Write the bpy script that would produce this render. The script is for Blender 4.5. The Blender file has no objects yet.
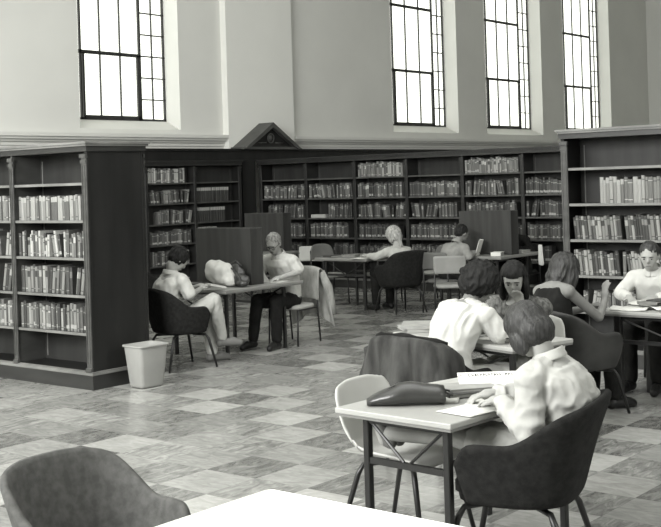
import bpy, bmesh, math, random
from mathutils import Vector, Matrix, noise
PI = math.pi
R = math.radians
random.seed(7)
scene = bpy.context.scene
C = scene.collection

# ------------------------------------------------------------------ camera
YAW, ROLL, EYE = 0.6855, 0.0306, 1.853
cam = bpy.data.objects.new('camera', bpy.data.cameras.new('camera'))
C.objects.link(cam)
scene.camera = cam
cam.data.sensor_width = 36
cam.data.lens = 36 * 1157.4 / 661
cam.data.shift_y = -(263.5 - 181.5) / 661
cam.data.clip_end = 200
vdir = Vector((math.cos(YAW), math.sin(YAW), 0))
rdir = Vector((math.sin(YAW), -math.cos(YAW), 0))
udir = Vector((0, 0, 1))
rr = rdir * math.cos(ROLL) - udir * math.sin(ROLL)
uu = rdir * math.sin(ROLL) + udir * math.cos(ROLL)
M = Matrix((rr, uu, -vdir)).transposed().to_4x4()
M.translation = Vector((0, 0, EYE))
cam.matrix_world = M

# ------------------------------------------------------------------ world, lights, exposure
w = bpy.data.worlds.new('World')
scene.world = w
w.use_nodes = True
w.node_tree.nodes['Background'].inputs[0].default_value = (1, 1, 0.97, 1)
w.node_tree.nodes['Background'].inputs[1].default_value = 2.2

def area(name, loc, target, sx, sy, power):
    l = bpy.data.lights.new(name, 'AREA')
    l.shape = 'RECTANGLE'; l.size = sx; l.size_y = sy; l.energy = power
    l.color = (1, 1, 0.985)
    o = bpy.data.objects.new(name, l); C.objects.link(o)
    o.location = loc
    o.rotation_euler = (Vector(target) - Vector(loc)).to_track_quat('-Z', 'Y').to_euler()
    return o
area('daylight_end_windows', (-3.6, 8.0, 5.2), (9, 10.5, 2.8), 10, 4.6, 3000)
area('side_fill', (8, -6.6, 6.2), (11, 15, 4.5), 9, 4.0, 620)  # added fill to brighten the left wall and pier; no windows modelled there
area('overhead_fill_near', (7, 5, 8.2), (7, 5, 0), 7, 7, 330)  # added soft fill from above, no actual lamp hangs here
area('overhead_fill_far', (17, 7, 8.2), (17, 7, 0), 8, 8, 40)  # weaker added overhead fill for the far end, also without a lamp
scene.view_settings.view_transform = 'Standard'
scene.view_settings.look = 'None'
scene.view_settings.gamma = 1
scene.view_settings.use_curve_mapping = False
scene.view_settings.exposure = 0.14

# ------------------------------------------------------------------ materials
def tint(v):
    return (v * 1.0, v * 1.005, v * 0.955, 1)
def mat(name, v, rough=0.6, v2=None, scale=(8, 8, 8), detail=4, spec=0.4, coat=0, bump=0, bscale=60, metal=0, sheen=0):
    m = bpy.data.materials.new(name); m.use_nodes = True
    nt = m.node_tree; b = nt.nodes['Principled BSDF']
    b.inputs['Base Color'].default_value = tint(v)
    b.inputs['Roughness'].default_value = rough
    b.inputs['Specular IOR Level'].default_value = spec
    b.inputs['Metallic'].default_value = metal
    if coat: b.inputs['Coat Weight'].default_value = coat; b.inputs['Coat Roughness'].default_value = 0.15
    if sheen: b.inputs['Sheen Weight'].default_value = sheen
    tc = nt.nodes.new('ShaderNodeTexCoord')
    if v2 is not None:
        mp = nt.nodes.new('ShaderNodeMapping'); mp.inputs['Scale'].default_value = scale
        n = nt.nodes.new('ShaderNodeTexNoise'); n.inputs['Detail'].default_value = detail; n.inputs['Scale'].default_value = 1
        cr = nt.nodes.new('ShaderNodeValToRGB')
        cr.color_ramp.elements[0].color = tint(v); cr.color_ramp.elements[1].color = tint(v2)
        cr.color_ramp.elements[0].position = 0.35; cr.color_ramp.elements[1].position = 0.65
        nt.links.new(tc.outputs['Object'], mp.inputs[0]); nt.links.new(mp.outputs[0], n.inputs[0])
        nt.links.new(n.outputs[0], cr.inputs[0]); nt.links.new(cr.outputs[0], b.inputs['Base Color'])
    if bump:
        n2 = nt.nodes.new('ShaderNodeTexNoise'); n2.inputs['Scale'].default_value = bscale if not isinstance(bscale, tuple) else 1.0; n2.inputs['Detail'].default_value = 3
        bp = nt.nodes.new('ShaderNodeBump'); bp.inputs['Strength'].default_value = bump; bp.inputs['Distance'].default_value = 0.01
        if isinstance(bscale, tuple):
            mb_ = nt.nodes.new('ShaderNodeMapping'); mb_.inputs['Scale'].default_value = bscale
            nt.links.new(tc.outputs['Object'], mb_.inputs[0]); nt.links.new(mb_.outputs[0], n2.inputs[0])
        else: nt.links.new(tc.outputs['Object'], n2.inputs[0])
        nt.links.new(n2.outputs[0], bp.inputs['Height']); nt.links.new(n2.outputs[0], bp.inputs['Height'])
        nt.links.new(bp.outputs[0], b.inputs['Normal'])
    return m

WOOD = mat('dark_wood', 0.010, 0.45, 0.017, (5, 5, 0.8), 6, spec=0.25)
WOODY = mat('dark_wood_rail', 0.016, 0.4, 0.026, (2, 2, 12), 5, spec=0.5)
EDGE = mat('lit_wood_edge', 0.13, 0.4, 0.20, (3, 3, 9), 4, spec=0.4)  # lighter wood paints in the light that cornices and mouldings catch
BACKW = mat('shelf_back', 0.022, 0.5, 0.036, (6, 6, 1), 5, spec=0.3)
CARREL = mat('carrel_wood', 0.028, 0.45, 0.042, (14, 14, 1.2), 5, spec=0.3)
PLASTER = mat('plaster', 0.64, 0.85, 0.68, (0.8, 0.8, 0.8), 3, spec=0.1)
PLASTERW = mat('plaster_pier', 0.74, 0.85, 0.77, (0.8, 0.8, 0.8), 3, spec=0.1)
MOULD = mat('moulding_paint', 0.62, 0.7, spec=0.2)
CEIL = mat('ceiling_paint', 0.7, 0.9, spec=0.1)
STEEL = mat('window_steel', 0.03, 0.5)
LAM = mat('laminate_light', 0.33, 0.4, 0.38, (3, 3, 3), 4, spec=0.4)
LAMG = mat('laminate_grey', 0.20, 0.4, 0.24, (3, 3, 3), 4, spec=0.4)
LAMEDGE = mat('laminate_edge', 0.16, 0.5)
BLACKM = mat('black_steel', 0.012, 0.4, spec=0.5)
UPH = mat('dark_upholstery', 0.011, 0.9, 0.019, (30, 30, 30), 3, spec=0.15, bump=0.3, bscale=200)
UPHG = mat('grey_upholstery', 0.06, 0.8, 0.09, (25, 25, 25), 3, spec=0.2, bump=0.2, bscale=200)
SHELLW = mat('white_shell', 0.42, 0.5, 0.47, (3, 3, 3), 3, spec=0.4)
VINYL = mat('light_vinyl', 0.34, 0.55, 0.38, (6, 6, 6), 3, spec=0.3)
VINYLG = mat('grey_vinyl', 0.10, 0.55, 0.12, (6, 6, 6), 3, spec=0.3)
PLASTIC = mat('basket_plastic', 0.27, 0.5, 0.30, (4, 4, 4), 3, spec=0.4)
SKIN = mat('skin', 0.30, 0.6, 0.34, (14, 14, 14), 3, spec=0.3)
SKIND = mat('skin_tan', 0.17, 0.6, 0.20, (14, 14, 14), 3, spec=0.3)
HAIRD = mat('hair_dark', 0.005, 0.6, 0.015, (90, 90, 12), 4, spec=0.2, bump=0.5, bscale=(160, 160, 14))
HAIRB = mat('hair_brown', 0.009, 0.5, 0.032, (90, 90, 9), 4, spec=0.5, bump=0.5, bscale=(160, 160, 12))
HAIRL = mat('hair_blond', 0.16, 0.5, 0.42, (60, 60, 10), 4, spec=0.4, bump=0.5, bscale=(160, 160, 14))
HAIRG = mat('hair_grey', 0.09, 0.6, 0.28, (70, 70, 20), 4, spec=0.3, bump=0.5, bscale=(160, 160, 20))
CWHITE = mat('cloth_white', 0.46, 0.9, 0.52, (9, 9, 9), 3, spec=0.1, bump=0.25, bscale=18)
CLIGHT = mat('cloth_light', 0.37, 0.9, 0.44, (9, 9, 9), 3, spec=0.1, bump=0.25, bscale=18)
CGREY = mat('cloth_grey', 0.20, 0.9, 0.25, (9, 9, 9), 3, spec=0.1, bump=0.25, bscale=18)
CTROU = mat('cloth_pale_trousers', 0.40, 0.9, 0.48, (9, 9, 9), 3, spec=0.1, bump=0.25, bscale=18)
CDARK = mat('cloth_dark', 0.012, 0.9, 0.02, (9, 9, 9), 3, spec=0.1, bump=0.25, bscale=18)
CPATT = mat('cloth_patterned', 0.05, 0.9, 0.16, (40, 40, 25), 2, spec=0.1)
JACK = mat('jacket_dark', 0.022, 0.8, 0.06, (12, 12, 3), 4, spec=0.2, bump=0.3, bscale=40)
JACKL = mat('jacket_light', 0.22, 0.9, 0.32, (18, 18, 6), 4, spec=0.1, bump=0.3, bscale=40)
LEATH = mat('leather_dark', 0.025, 0.3, 0.04, (8, 8, 8), 3, spec=0.6, bump=0.1, bscale=60)
SHOE = mat('shoe_grey', 0.14, 0.6)
SHOED = mat('shoe_dark', 0.01, 0.4)
PAPER = mat('paper', 0.62, 0.8, spec=0.1)
PAPERG = mat('paper_grey', 0.36, 0.8, spec=0.1)
INK = mat('print_ink', 0.10, 0.8)
EYEW = mat('eye_white', 0.22, 0.6, spec=0.1)
EYEB = mat('eye_iris', 0.02, 0.6, spec=0.1)
LIP = mat('lips', 0.16, 0.5)
PAGES = mat('page_block', 0.30, 0.9)

def glass_mat():
    m = bpy.data.materials.new('window_glass'); m.use_nodes = True
    nt = m.node_tree; nt.nodes.clear()
    o = nt.nodes.new('ShaderNodeOutputMaterial'); mx = nt.nodes.new('ShaderNodeMixShader')
    t = nt.nodes.new('ShaderNodeBsdfTransparent'); g = nt.nodes.new('ShaderNodeBsdfGlossy')
    g.inputs['Roughness'].default_value = 0.05; mx.inputs[0].default_value = 0.06
    t.inputs[0].default_value = (0.97, 0.98, 0.95, 1)
    nt.links.new(t.outputs[0], mx.inputs[1]); nt.links.new(g.outputs[0], mx.inputs[2]); nt.links.new(mx.outputs[0], o.inputs[0])
    return m
GLASS = glass_mat()

def floor_mat():
    m = bpy.data.materials.new('marbled_tiles'); m.use_nodes = True
    nt = m.node_tree; L = nt.links.new; b = nt.nodes['Principled BSDF']
    N = nt.nodes.new
    def mth(op, a, c=None, clamp=False):
        n = N('ShaderNodeMath'); n.operation = op; n.use_clamp = clamp
        for i, x in enumerate((a, c)):
            if x is None: continue
            if isinstance(x, (int, float)): n.inputs[i].default_value = x
            else: L(x, n.inputs[i])
        return n.outputs[0]
    tc = N('ShaderNodeTexCoord'); sp = N('ShaderNodeSeparateXYZ'); L(tc.outputs['Object'], sp.inputs[0])
    T = 0.43
    ux = mth('DIVIDE', mth('SUBTRACT', sp.outputs[0], 5.73), T); uy = mth('DIVIDE', mth('SUBTRACT', sp.outputs[1], 5.45), T)
    fx = mth('FLOOR', ux); fy = mth('FLOOR', uy)
    par = mth('ABSOLUTE', mth('MODULO', mth('ADD', fx, fy), 2))
    cb = N('ShaderNodeCombineXYZ'); L(fx, cb.inputs[0]); L(fy, cb.inputs[1])
    wn = N('ShaderNodeTexWhiteNoise'); wn.noise_dimensions = '3D'; L(cb.outputs[0], wn.inputs[0])
    # streaks: two directions of marbling, chosen by parity
    def streak(sc):
        mp = N('ShaderNodeMapping'); mp.inputs['Scale'].default_value = sc
        va = N('ShaderNodeVectorMath'); va.operation = 'ADD'
        ml = N('ShaderNodeVectorMath'); ml.operation = 'SCALE'; ml.inputs['Scale'].default_value = 7.3
        L(cb.outputs[0], ml.inputs[0]); L(tc.outputs['Object'], va.inputs[0]); L(ml.outputs[0], va.inputs[1])
        L(va.outputs[0], mp.inputs[0])
        n = N('ShaderNodeTexNoise'); n.inputs['Scale'].default_value = 1; n.inputs['Detail'].default_value = 6
        n.inputs['Roughness'].default_value = 0.65; n.inputs['Distortion'].default_value = 1.2
        L(mp.outputs[0], n.inputs[0]); return n.outputs[0]
    s1 = streak((6, 16, 1)); s2 = streak((16, 6, 1))
    mx = N('ShaderNodeMix'); mx.data_type = 'FLOAT'; L(par, mx.inputs[0]); L(s1, mx.inputs[2]); L(s2, mx.inputs[3])
    st = mth('MULTIPLY', mth('SUBTRACT', mx.outputs[0], 0.5), 1.6)
    # tile tone: parity sets light or dark, random shifts it
    tone = mth('ADD', mth('MULTIPLY', par, 0.20), mth('MULTIPLY', wn.outputs[0], 0.42))
    val = mth('ADD', mth('ADD', tone, 0.17), mth('MULTIPLY', st, mth('SUBTRACT', 1.0, mth('MULTIPLY', par, 0.55))), True)
    cr = N('ShaderNodeValToRGB'); e = cr.color_ramp.elements
    e[0].position = 0.05; e[0].color = tint(0.11); e[1].position = 0.85; e[1].color = tint(0.44)
    x = e.new(0.42); x.color = tint(0.23)
    L(val, cr.inputs[0])
    # joint lines
    gx = mth('FRACT', ux); gy = mth('FRACT', uy)
    ed = mth('MINIMUM', mth('MINIMUM', gx, mth('SUBTRACT', 1.0, gx)), mth('MINIMUM', gy, mth('SUBTRACT', 1.0, gy)))
    jl = mth('LESS_THAN', ed, 0.006)
    mc = N('ShaderNodeMix'); mc.data_type = 'RGBA'; L(mth('MULTIPLY', jl, 0.5), mc.inputs[0]); L(cr.outputs[0], mc.inputs[6]); mc.inputs[7].default_value = tint(0.12)
    L(mc.outputs[2], b.inputs['Base Color'])
    ro = mth('ADD', mth('MULTIPLY', mx.outputs[0], 0.16), 0.14)
    L(ro, b.inputs['Roughness']); b.inputs['Specular IOR Level'].default_value = 0.6
    return m
FLOOR = floor_mat()

# ------------------------------------------------------------------ mesh helpers
class MB:
    def __init__(s): s.bm = bmesh.new(); s.mi = 0
    def _mark(s, f0):
        for f in list(s.bm.faces)[f0:]: f.material_index = s.mi
    def box(s, x0, x1, y0, y1, z0, z1, bev=0, seg=2, mtx=None):
        f0 = len(s.bm.faces)
        t = bmesh.new(); r = bmesh.ops.create_cube(t, size=1)
        for v in t.verts:
            v.co = Vector(((x0 + x1) / 2 + v.co.x * (x1 - x0), (y0 + y1) / 2 + v.co.y * (y1 - y0), (z0 + z1) / 2 + v.co.z * (z1 - z0)))
        if bev: bmesh.ops.bevel(t, geom=t.edges[:], offset=bev, segments=seg, affect='EDGES', profile=0.5)
        if mtx: t.transform(mtx)
        s._merge(t); s._mark(f0); return s
    def _merge(s, t):
        me = bpy.data.meshes.new('tmp'); t.to_mesh(me); t.free(); s.bm.from_mesh(me); bpy.data.meshes.remove(me)
    def ell(s, c, r, rot=None, seg=20, ring=12):
        f0 = len(s.bm.faces)
        t = bmesh.new(); bmesh.ops.create_uvsphere(t, u_segments=seg, v_segments=ring, radius=1)
        m = Matrix.Diagonal((r[0], r[1], r[2], 1))
        if rot is not None: m = rot.to_4x4() @ m
        m = Matrix.Translation(Vector(c)) @ m
        t.transform(m); s._merge(t); s._mark(f0); return s
    def loft(s, rings, cap=True):
        f0 = len(s.bm.faces)
        vs = [[s.bm.verts.new(p) for p in r] for r in rings]
        n = len(rings[0])
        for a, b in zip(vs, vs[1:]):
            for i in range(n): s.bm.faces.new((a[i], a[(i + 1) % n], b[(i + 1) % n], b[i]))
        if cap:
            s.bm.faces.new(vs[0][::-1]); s.bm.faces.new(vs[-1])
        s._mark(f0); return s
    def tube(s, pts, r, n=8, cap=True):
        pts = [Vector(p) for p in pts]
        if not isinstance(r, (list, tuple)): r = [r] * len(pts)
        rings = []; up = None
        for i, p in enumerate(pts):
            d = (pts[min(i + 1, len(pts) - 1)] - pts[max(i - 1, 0)]).normalized()
            if up is None: up = Vector((0, 0, 1)) if abs(d.z) < 0.9 else Vector((1, 0, 0))
            a = d.cross(up).normalized(); b = a.cross(d).normalized(); up = b
            rings.append([p + (a * math.cos(2 * PI * k / n) + b * math.sin(2 * PI * k / n)) * r[i] for k in range(n)])
        return s.loft(rings, cap)
    def capsule(s, p0, p1, r0, r1, n=14):
        p0, p1 = Vector(p0), Vector(p1); d = (p1 - p0); L = d.length
        d = d / L if L > 1e-6 else Vector((0, 0, 1))
        pts, rs = [], []
        for k in range(4):
            a = PI / 2 * (k + 0.15) / 4; pts.append(p0 - d * r0 * math.cos(a)); rs.append(r0 * math.sin(a))
        pts.append(p0); rs.append(r0); pts.append((p0 + p1) / 2); rs.append((r0 + r1) / 2); pts.append(p1); rs.append(r1)
        for k in range(4):
            a = PI / 2 * (k + 1) / 4 * 0.97; pts.append(p1 + d * r1 * math.sin(a)); rs.append(r1 * math.cos(a))
        return s.tube(pts, rs, n)
    def grid(s, fn, nu, nv, closeu=False):
        f0 = len(s.bm.faces)
        vs = [[s.bm.verts.new(fn(i / (nu if closeu else nu - 1), j / (nv - 1))) for j in range(nv)] for i in range(nu)]
        for i in range(nu if closeu else nu - 1):
            for j in range(nv - 1):
                a, b = vs[i], vs[(i + 1) % nu]
                s.bm.faces.new((a[j], b[j], b[j + 1], a[j + 1]))
        s._mark(f0); return s
    def build(s, name, mats, parent=None, smooth=False, recalc=True):
        if recalc: bmesh.ops.recalc_face_normals(s.bm, faces=s.bm.faces[:])
        me = bpy.data.meshes.new(name); s.bm.to_mesh(me); s.bm.free()
        for m in (mats if isinstance(mats, (list, tuple)) else [mats]): me.materials.append(m)
        if smooth: me.shade_smooth()
        o = bpy.data.objects.new(name, me); C.objects.link(o)
        if parent: o.parent = parent
        return o
def apply_mods(o):
    dg = bpy.context.evaluated_depsgraph_get(); dg.update()
    ev = o.evaluated_get(dg); me = bpy.data.meshes.new_from_object(ev)
    o.modifiers.clear(); old = o.data; nm = old.name; o.data = me; bpy.data.meshes.remove(old); me.name = nm
    return o
def solid(o, th, sub=1, off=0):
    m = o.modifiers.new('s', 'SOLIDIFY'); m.thickness = th; m.offset = off
    if sub: q = o.modifiers.new('b', 'SUBSURF'); q.levels = sub; q.render_levels = sub
    apply_mods(o); o.data.shade_smooth(); return o
def remesh(o, vox, smooth=2, fn=None):
    m = o.modifiers.new('r', 'REMESH'); m.mode = 'VOXEL'; m.voxel_size = vox
    if smooth: q = o.modifiers.new('k', 'SMOOTH'); q.factor = 0.5; q.iterations = smooth
    mats = list(o.data.materials)
    apply_mods(o)
    if not len(o.data.materials):
        for k in mats: o.data.materials.append(k)
    if fn:
        ns = [v.normal.copy() for v in o.data.vertices]
        for v, n in zip(o.data.vertices, ns): v.co = fn(v.co, n)
    o.data.shade_smooth(); return o
def thing(name, label, cat, loc=(0, 0, 0), rot=0, group=None):
    o = bpy.data.objects.new(name, None); C.objects.link(o); o.empty_display_size = 0.1
    o.location = loc; o.rotation_euler = (0, 0, rot); o['label'] = label; o['category'] = cat
    if group: o['group'] = group
    return o
def tag(o, label, cat, group=None, kind=None):
    o['label'] = label; o['category'] = cat
    if group: o['group'] = group
    if kind: o['kind'] = kind
    return o
def struct(o): o['kind'] = 'structure'; return o
def place(o, loc, rot=0): o.location = loc; o.rotation_euler = (0, 0, rot); return o

# ------------------------------------------------------------------ room shell
X0, X1, Y0, Y1, ZC = -4.0, 34.0, -7.0, 15.0, 8.6
struct(MB().box(X0 - .2, X1 + .2, Y0 - .2, Y1 + .5, -0.2, 0).build('floor', FLOOR))
struct(MB().box(X0 - .2, X1 + .2, Y0 - .2, Y1 + .5, ZC, ZC + .2).build('ceiling', CEIL))
struct(MB().box(X0 - .2, X0, Y0, Y1 + .5, 0, ZC).build('wall_left', PLASTER))
struct(MB().box(X1, X1 + .2, Y0, Y1 + .5, 0, ZC).build('wall_right', PLASTER))
struct(MB().box(X0 - .2, X1 + .2, Y0 - .2, Y0, 0, ZC).build('wall_back', PLASTER))
# window wall at Y1, openings for the tall windows
DEEP = 0.42
GQ = 1.0267
wins = [(3.98, 6.2, 2.84, 4.15, 5.62), (7.98, 10.2, 2.84, 4.15, 9.62), (11.98, 14.2, 2.84, 4.15, 13.62),
        (20.58, 23.21, 2.90, 4.33, 22.74), (24.49, 27.30, 2.90, 4.33, 26.78), (28.53, 31.38, 2.90, 4.33, 30.90)]
WT = 7.6
mb = MB(); xs = X0
for a, b, s_, _, _ in wins:
    mb.box(xs, a, Y1, Y1 + DEEP, 0, ZC); mb.box(a, b, Y1, Y1 + DEEP, WT, ZC); xs = b
    mb.loft([[Vector((x, Y1, 0)), Vector((x, Y1 + DEEP, 0)), Vector((x, Y1 + DEEP, s_ + .20)), Vector((x, Y1, s_))] for x in (a, b)])
mb.box(xs, X1, Y1, Y1 + DEEP, 0, ZC)
struct(mb.build('wall_front', PLASTER))
struct(MB().box(15.27, 17.10, Y1 - .14, Y1, 0, ZC).build('trim_4', PLASTERW))
for i, (a0, b, s0, bar, main) in enumerate(wins):
    root = thing('window_%d' % (i + 1), 'x', 'x'); del root['label']; del root['category']; root['kind'] = 'structure'
    yq = Y1 + DEEP - 0.04
    s_ = s0 + .17; a = a0 * GQ if i > 1 else a0 + .05
    f = MB(); t = 0.02
    def vbar(x, z0, z1, t=t): f.box(x - t, x + t, yq - .02, yq + .02, z0, z1)
    def hbar(x0, x1, z, t=t): f.box(x0, x1, yq - .02, yq + .02, z - t, z + t)
    vbar(a0 + t, s_, WT, .014); vbar(a + t, s_, WT, .016); vbar(main, s_, WT, .022); vbar(b - t, s_, WT, .014)
    hbar(a0, b, s_ + .02, .02); hbar(a0, b, WT - .03, .03)
    z = bar
    while z < WT: hbar(a0, main, z, .030); z += 1.48
    vbar(a + .08, s_, bar, .018); hbar(a + .06, main, s_ + .06, .022); vbar(main - .045, s_, bar, .020)
    for k in (1, 2): vbar(a + (main - a) * k / 3, s_, WT, .007)
    hs = (bar - s_) / 3 if i < 3 else 0.44
    z = s_ + hs
    while z < WT - .2: hbar(main, b, z, .011); z += hs
    vbar((main + b) / 2, s_, WT, .006)
    f.build('window_frame', STEEL, root)
    MB().box(a0, b, yq + .025, yq + .033, s_, WT).build('window_pane', GLASS, root)
# moulding band on the wall, interrupted by the pier
def moulding(n, xa, xb):
    f = MB(); f.box(xa, xb, Y1 - .05, Y1, 2.62, 2.66); f.box(xa, xb, Y1 - .11, Y1, 2.66, 2.70); f.box(xa, xb, Y1 - .15, Y1, 2.70, 2.76)
    f.box(xa, xb, Y1 - .03, Y1, 2.56, 2.60)
    struct(f.build('trim_%d' % n, MOULD))
moulding(1, X0, 15.26); moulding(2, 17.12, X1)

# ------------------------------------------------------------------ bookcases
SH = [1.912, 1.563, 1.214, 0.865, 0.516, 0.17]
H = 2.29
def bookcase(name, label, loc, rot, n, w, depth, double=True, fancy=True):
    """local: front plane x=0 facing -x, runs from y=0 (near end) to y=n*w, depth to +x"""
    t = thing(name, label, 'bookcase', loc, rot)
    Lg = n * w
    th = 0.035
    for e in (0, 1):
        y = -th if e == 0 else Lg
        p = MB().box(0.0, depth, y, y + th, 0.0, H - .04)
        if e == 0: # framed end panel mouldings
            p.box(.0, .03, y - .008, y, .15, H - .08); p.box(depth - .03, depth, y - .008, y, .15, H - .08)
        p.build('end_panel', WOOD, t)
    MB().box(depth / 2 - .012, depth / 2 + .012, 0, Lg, .02, H - .05).build('back_panel', BACKW, t)
    pl = MB().box(-.02, depth + .02, -th - .02, Lg + th + .02, 0, .135)
    pl.build('plinth', WOODY, t)
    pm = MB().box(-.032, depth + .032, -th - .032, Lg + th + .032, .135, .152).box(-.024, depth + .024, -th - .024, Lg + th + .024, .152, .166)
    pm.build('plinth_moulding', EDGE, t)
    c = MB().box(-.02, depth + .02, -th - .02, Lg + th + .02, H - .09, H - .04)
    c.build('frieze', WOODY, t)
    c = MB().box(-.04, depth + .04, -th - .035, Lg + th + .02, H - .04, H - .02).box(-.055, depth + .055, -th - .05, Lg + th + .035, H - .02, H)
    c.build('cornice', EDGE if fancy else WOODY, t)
    for k in range(n + 1):
        y = k * w
        u = MB()
        if 0 < k < n: u.box(0.0, depth, y - .012, y + .012, .15, H - .05)
        a, b = (y - .03, y + .03)
        if k == 0: a, b = -.035, .035
        if k == n: a, b = y - .035, y + .035
        for xx in ((-.014, .006),) + (((depth - .006, depth + .014),) if double else ()):
            u.box(xx[0], xx[1], a, b, .16, H - .115, .004, 1)
            u.box(xx[0] - .006, xx[1], a + .012, a + .020, .24, H - .22)
            u.box(xx[0] - .006, xx[1], b - .020, b - .012, .24, H - .22)
            u.box(xx[0] - .010, xx[1] + .0, a - .004, b + .004, .16, .20)
            u.box(xx[0] - .008, xx[1] + .0, a - .003, b + .003, H - .20, H - .17)
            u.box(xx[0] - .014, xx[1] + .0, a - .008, b + .008, H - .15, H - .115)
        u.build('upright', [WOODY if not fancy else WOODP], t)
    for k in range(n):
        for z in SH:
            s_ = MB()
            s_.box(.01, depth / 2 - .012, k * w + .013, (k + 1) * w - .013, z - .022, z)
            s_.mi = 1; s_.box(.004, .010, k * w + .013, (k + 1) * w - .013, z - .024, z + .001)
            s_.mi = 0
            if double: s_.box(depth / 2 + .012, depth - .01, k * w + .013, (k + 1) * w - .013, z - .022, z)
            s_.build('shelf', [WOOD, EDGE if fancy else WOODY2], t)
        for yy in (k * w + .05, (k + 1) * w - .05):   # adjustable shelf standards on the back
            MB().box(depth / 2 - .016, depth / 2 - .012, yy - .006, yy + .006, .2, H - .15).build('shelf_standard', EDGE if fancy else WOODY2, t)
    return t
WOODP = mat('upright_wood', 0.05, 0.4, 0.075, (3, 3, 9), 4, spec=0.4)
WOODY2 = mat('shelf_edge_far', 0.045, 0.4, 0.07, (3, 3, 9), 4, spec=0.4)
XL, YL = 6.83, 8.51
bookcase('bookcase', 'near double-sided wooden bookcase at left beside the waste basket', (XL, YL, 0), 0, 2, 1.12, 0.685)
XR, YR = 10.25, 5.41
bookcase('bookcase', 'tall wooden bookcase at right behind the man in white at the edge', (XR, YR - 3 * 1.1, 0), 0, 3, 1.1, 0.685)
XF, WF = 15.73, 1.10
bookcase('bookcase', 'long seven-bay bookcase run across the far side of the room', (XF, 14.53 - 7 * WF, 0), 0, 7, WF, 0.685, fancy=False)
# wall run: fronts face -Y. local -x -> world -Y ; local y -> world ... rotate +90deg: local x->+Y, local y->-X
bookcase('bookcase', 'dark wall bookcase under the pedimented pier, in the far corner', (15.20, 14.56, 0), PI / 2, 4, 1.12, 0.40, double=False, fancy=False)
# panelling, frieze and pediment along the window wall
p = MB().box(11.0, 33, 14.96, 14.995, 0, 2.5).box(10.9, 33, 14.62, 14.99, 2.295, 2.46).box(10.88, 33.02, 14.58, 14.99, 2.46, 2.50)
p.box(16.5, 33, 14.80, 14.97, 0, 2.3)
struct(p.build('trim_3', WOOD))
struct(MB().box(15.30, 15.64, 14.57, 14.95, 0, 2.29).build('trim_5', WOOD))
pd = thing('pediment', 'dark triangular wooden pediment with round emblem above the corner bookcase', 'pediment', (16.08, 14.60, 2.50))
f = MB(); tri = [(-.72, 0), (.72, 0), (0, .44)]
f.loft([[Vector((x, -.03, z)) for x, z in tri], [Vector((x, .25, z)) for x, z in tri]]); f.build('tympanum', WOOD, pd)
f = MB()
for sgn in (-1, 1):
    a = [(sgn * .80, -.005), (sgn * .69, -.005), (0, .40), (0, .49)]
    f.loft([[Vector((x, -.12, z)) for x, z in a], [Vector((x, .25, z)) for x, z in a]])
f.box(-.78, .78, -.09, .25, -.012, .035)
f.build('raking_cornice', WOODP, pd)  # paler wood than the tympanum, painting in window light on the slope
f = MB(); f.tube([(0.085 * math.cos(t_), -.04, .20 + .085 * math.sin(t_)) for t_ in [2 * PI * k / 24 for k in range(25)]], .012, 6)
f.ell((0, -.03, .20), (.05, .02, .06)); f.box(.12, .34, -.045, -.03, .105, .118); f.box(-.34, -.12, -.045, -.03, .105, .118)
f.build('round_emblem', WOODP, pd, True)

# ------------------------------------------------------------------ books
def bookmesh(v, band, v3):
    """unit book: spine at x=0 facing -x, thickness along y 0..1, depth +x 0..1, height z 0..1"""
    b = MB()
    n = 5
    prof = [(0.05 - 0.05 * math.sin(PI * k / n), k / n) for k in range(n + 1)]
    for z0, z1, mi in ([(0, .10, 0), (.10, .24, 1), (.24, .72, 0), (.72, .78, 2), (.78, 1, 0)] if band == 1 else
                       [(0, .60, 0), (.60, .84, 2), (.84, 1, 0)] if band == 2 else
                       [(0, .78, 0), (.78, 1, 1)] if band == 3 else
                       [(0, .12, 0), (.12, .15, 2), (.15, .84, 0), (.84, .87, 2), (.87, 1, 0)]):
        b.mi = mi
        for (xa, ya), (xb, yb) in zip(prof, prof[1:]):
            vs = [b.bm.verts.new(q) for q in ((xa, ya, z0), (xb, yb, z0), (xb, yb, z1), (xa, ya, z1))]
            fc = b.bm.faces.new(vs[::-1]); fc.material_index = mi
    b.mi = 0
    for y0, y1 in ((0, .09), (.91, 1)): b.box(.05, 1, y0, y1, 0, 1)
    b.mi = 3; b.box(.04, .96, .09, .91, .015, .975)
    me = b.build('book', [BK(v), BKW if band != 2 else BK(v3), BK(v3), PAGES], recalc=False)
    d = me.data; bpy.data.objects.remove(me); return d
_bk = {}
def BK(v):
    v = round(v, 3)
    if v not in _bk: _bk[v] = mat('book_cloth_%d' % int(v * 1000), v, 0.6, v * 1.3, (10, 10, 3), 3, spec=0.3)
    return _bk[v]
BKW = mat('call_number_label', 0.30, 0.7)
TONES = [0.02, 0.035, 0.05, 0.075, 0.11, 0.16, 0.24, 0.34]
PROTO = {}
def proto(ti, band):
    if (ti, band) not in PROTO:
        v = TONES[ti]; v3 = TONES[min(7, ti + 3)] if ti < 5 else TONES[ti - 4]
        PROTO[(ti, band)] = bookmesh(v, band, v3)
    return PROTO[(ti, band)]
tone_word = ['near-black', 'very dark', 'dark', 'dark grey', 'mid grey', 'grey', 'pale', 'very pale']
NB = [0]; STUFF = []
ords = ['first', 'second', 'third', 'fourth', 'fifth', 'sixth', 'seventh', 'eighth', 'ninth', 'tenth', 'eleventh', 'twelfth', 'thirteenth', 'fourteenth', 'fifteenth',
        'sixteenth', 'seventeenth', 'eighteenth', 'nineteenth', 'twentieth']
tens = {20: 'twenty', 30: 'thirty', 40: 'forty', 50: 'fifty', 60: 'sixty'}
def ordinal(n):
    if n <= 20: return ords[n - 1]
    t_, u_ = n // 10 * 10, n % 10
    return tens[t_] + ('-' + ords[u_ - 1] if u_ else 'th') if u_ else tens[t_][:-1] + 'ieth'
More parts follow.
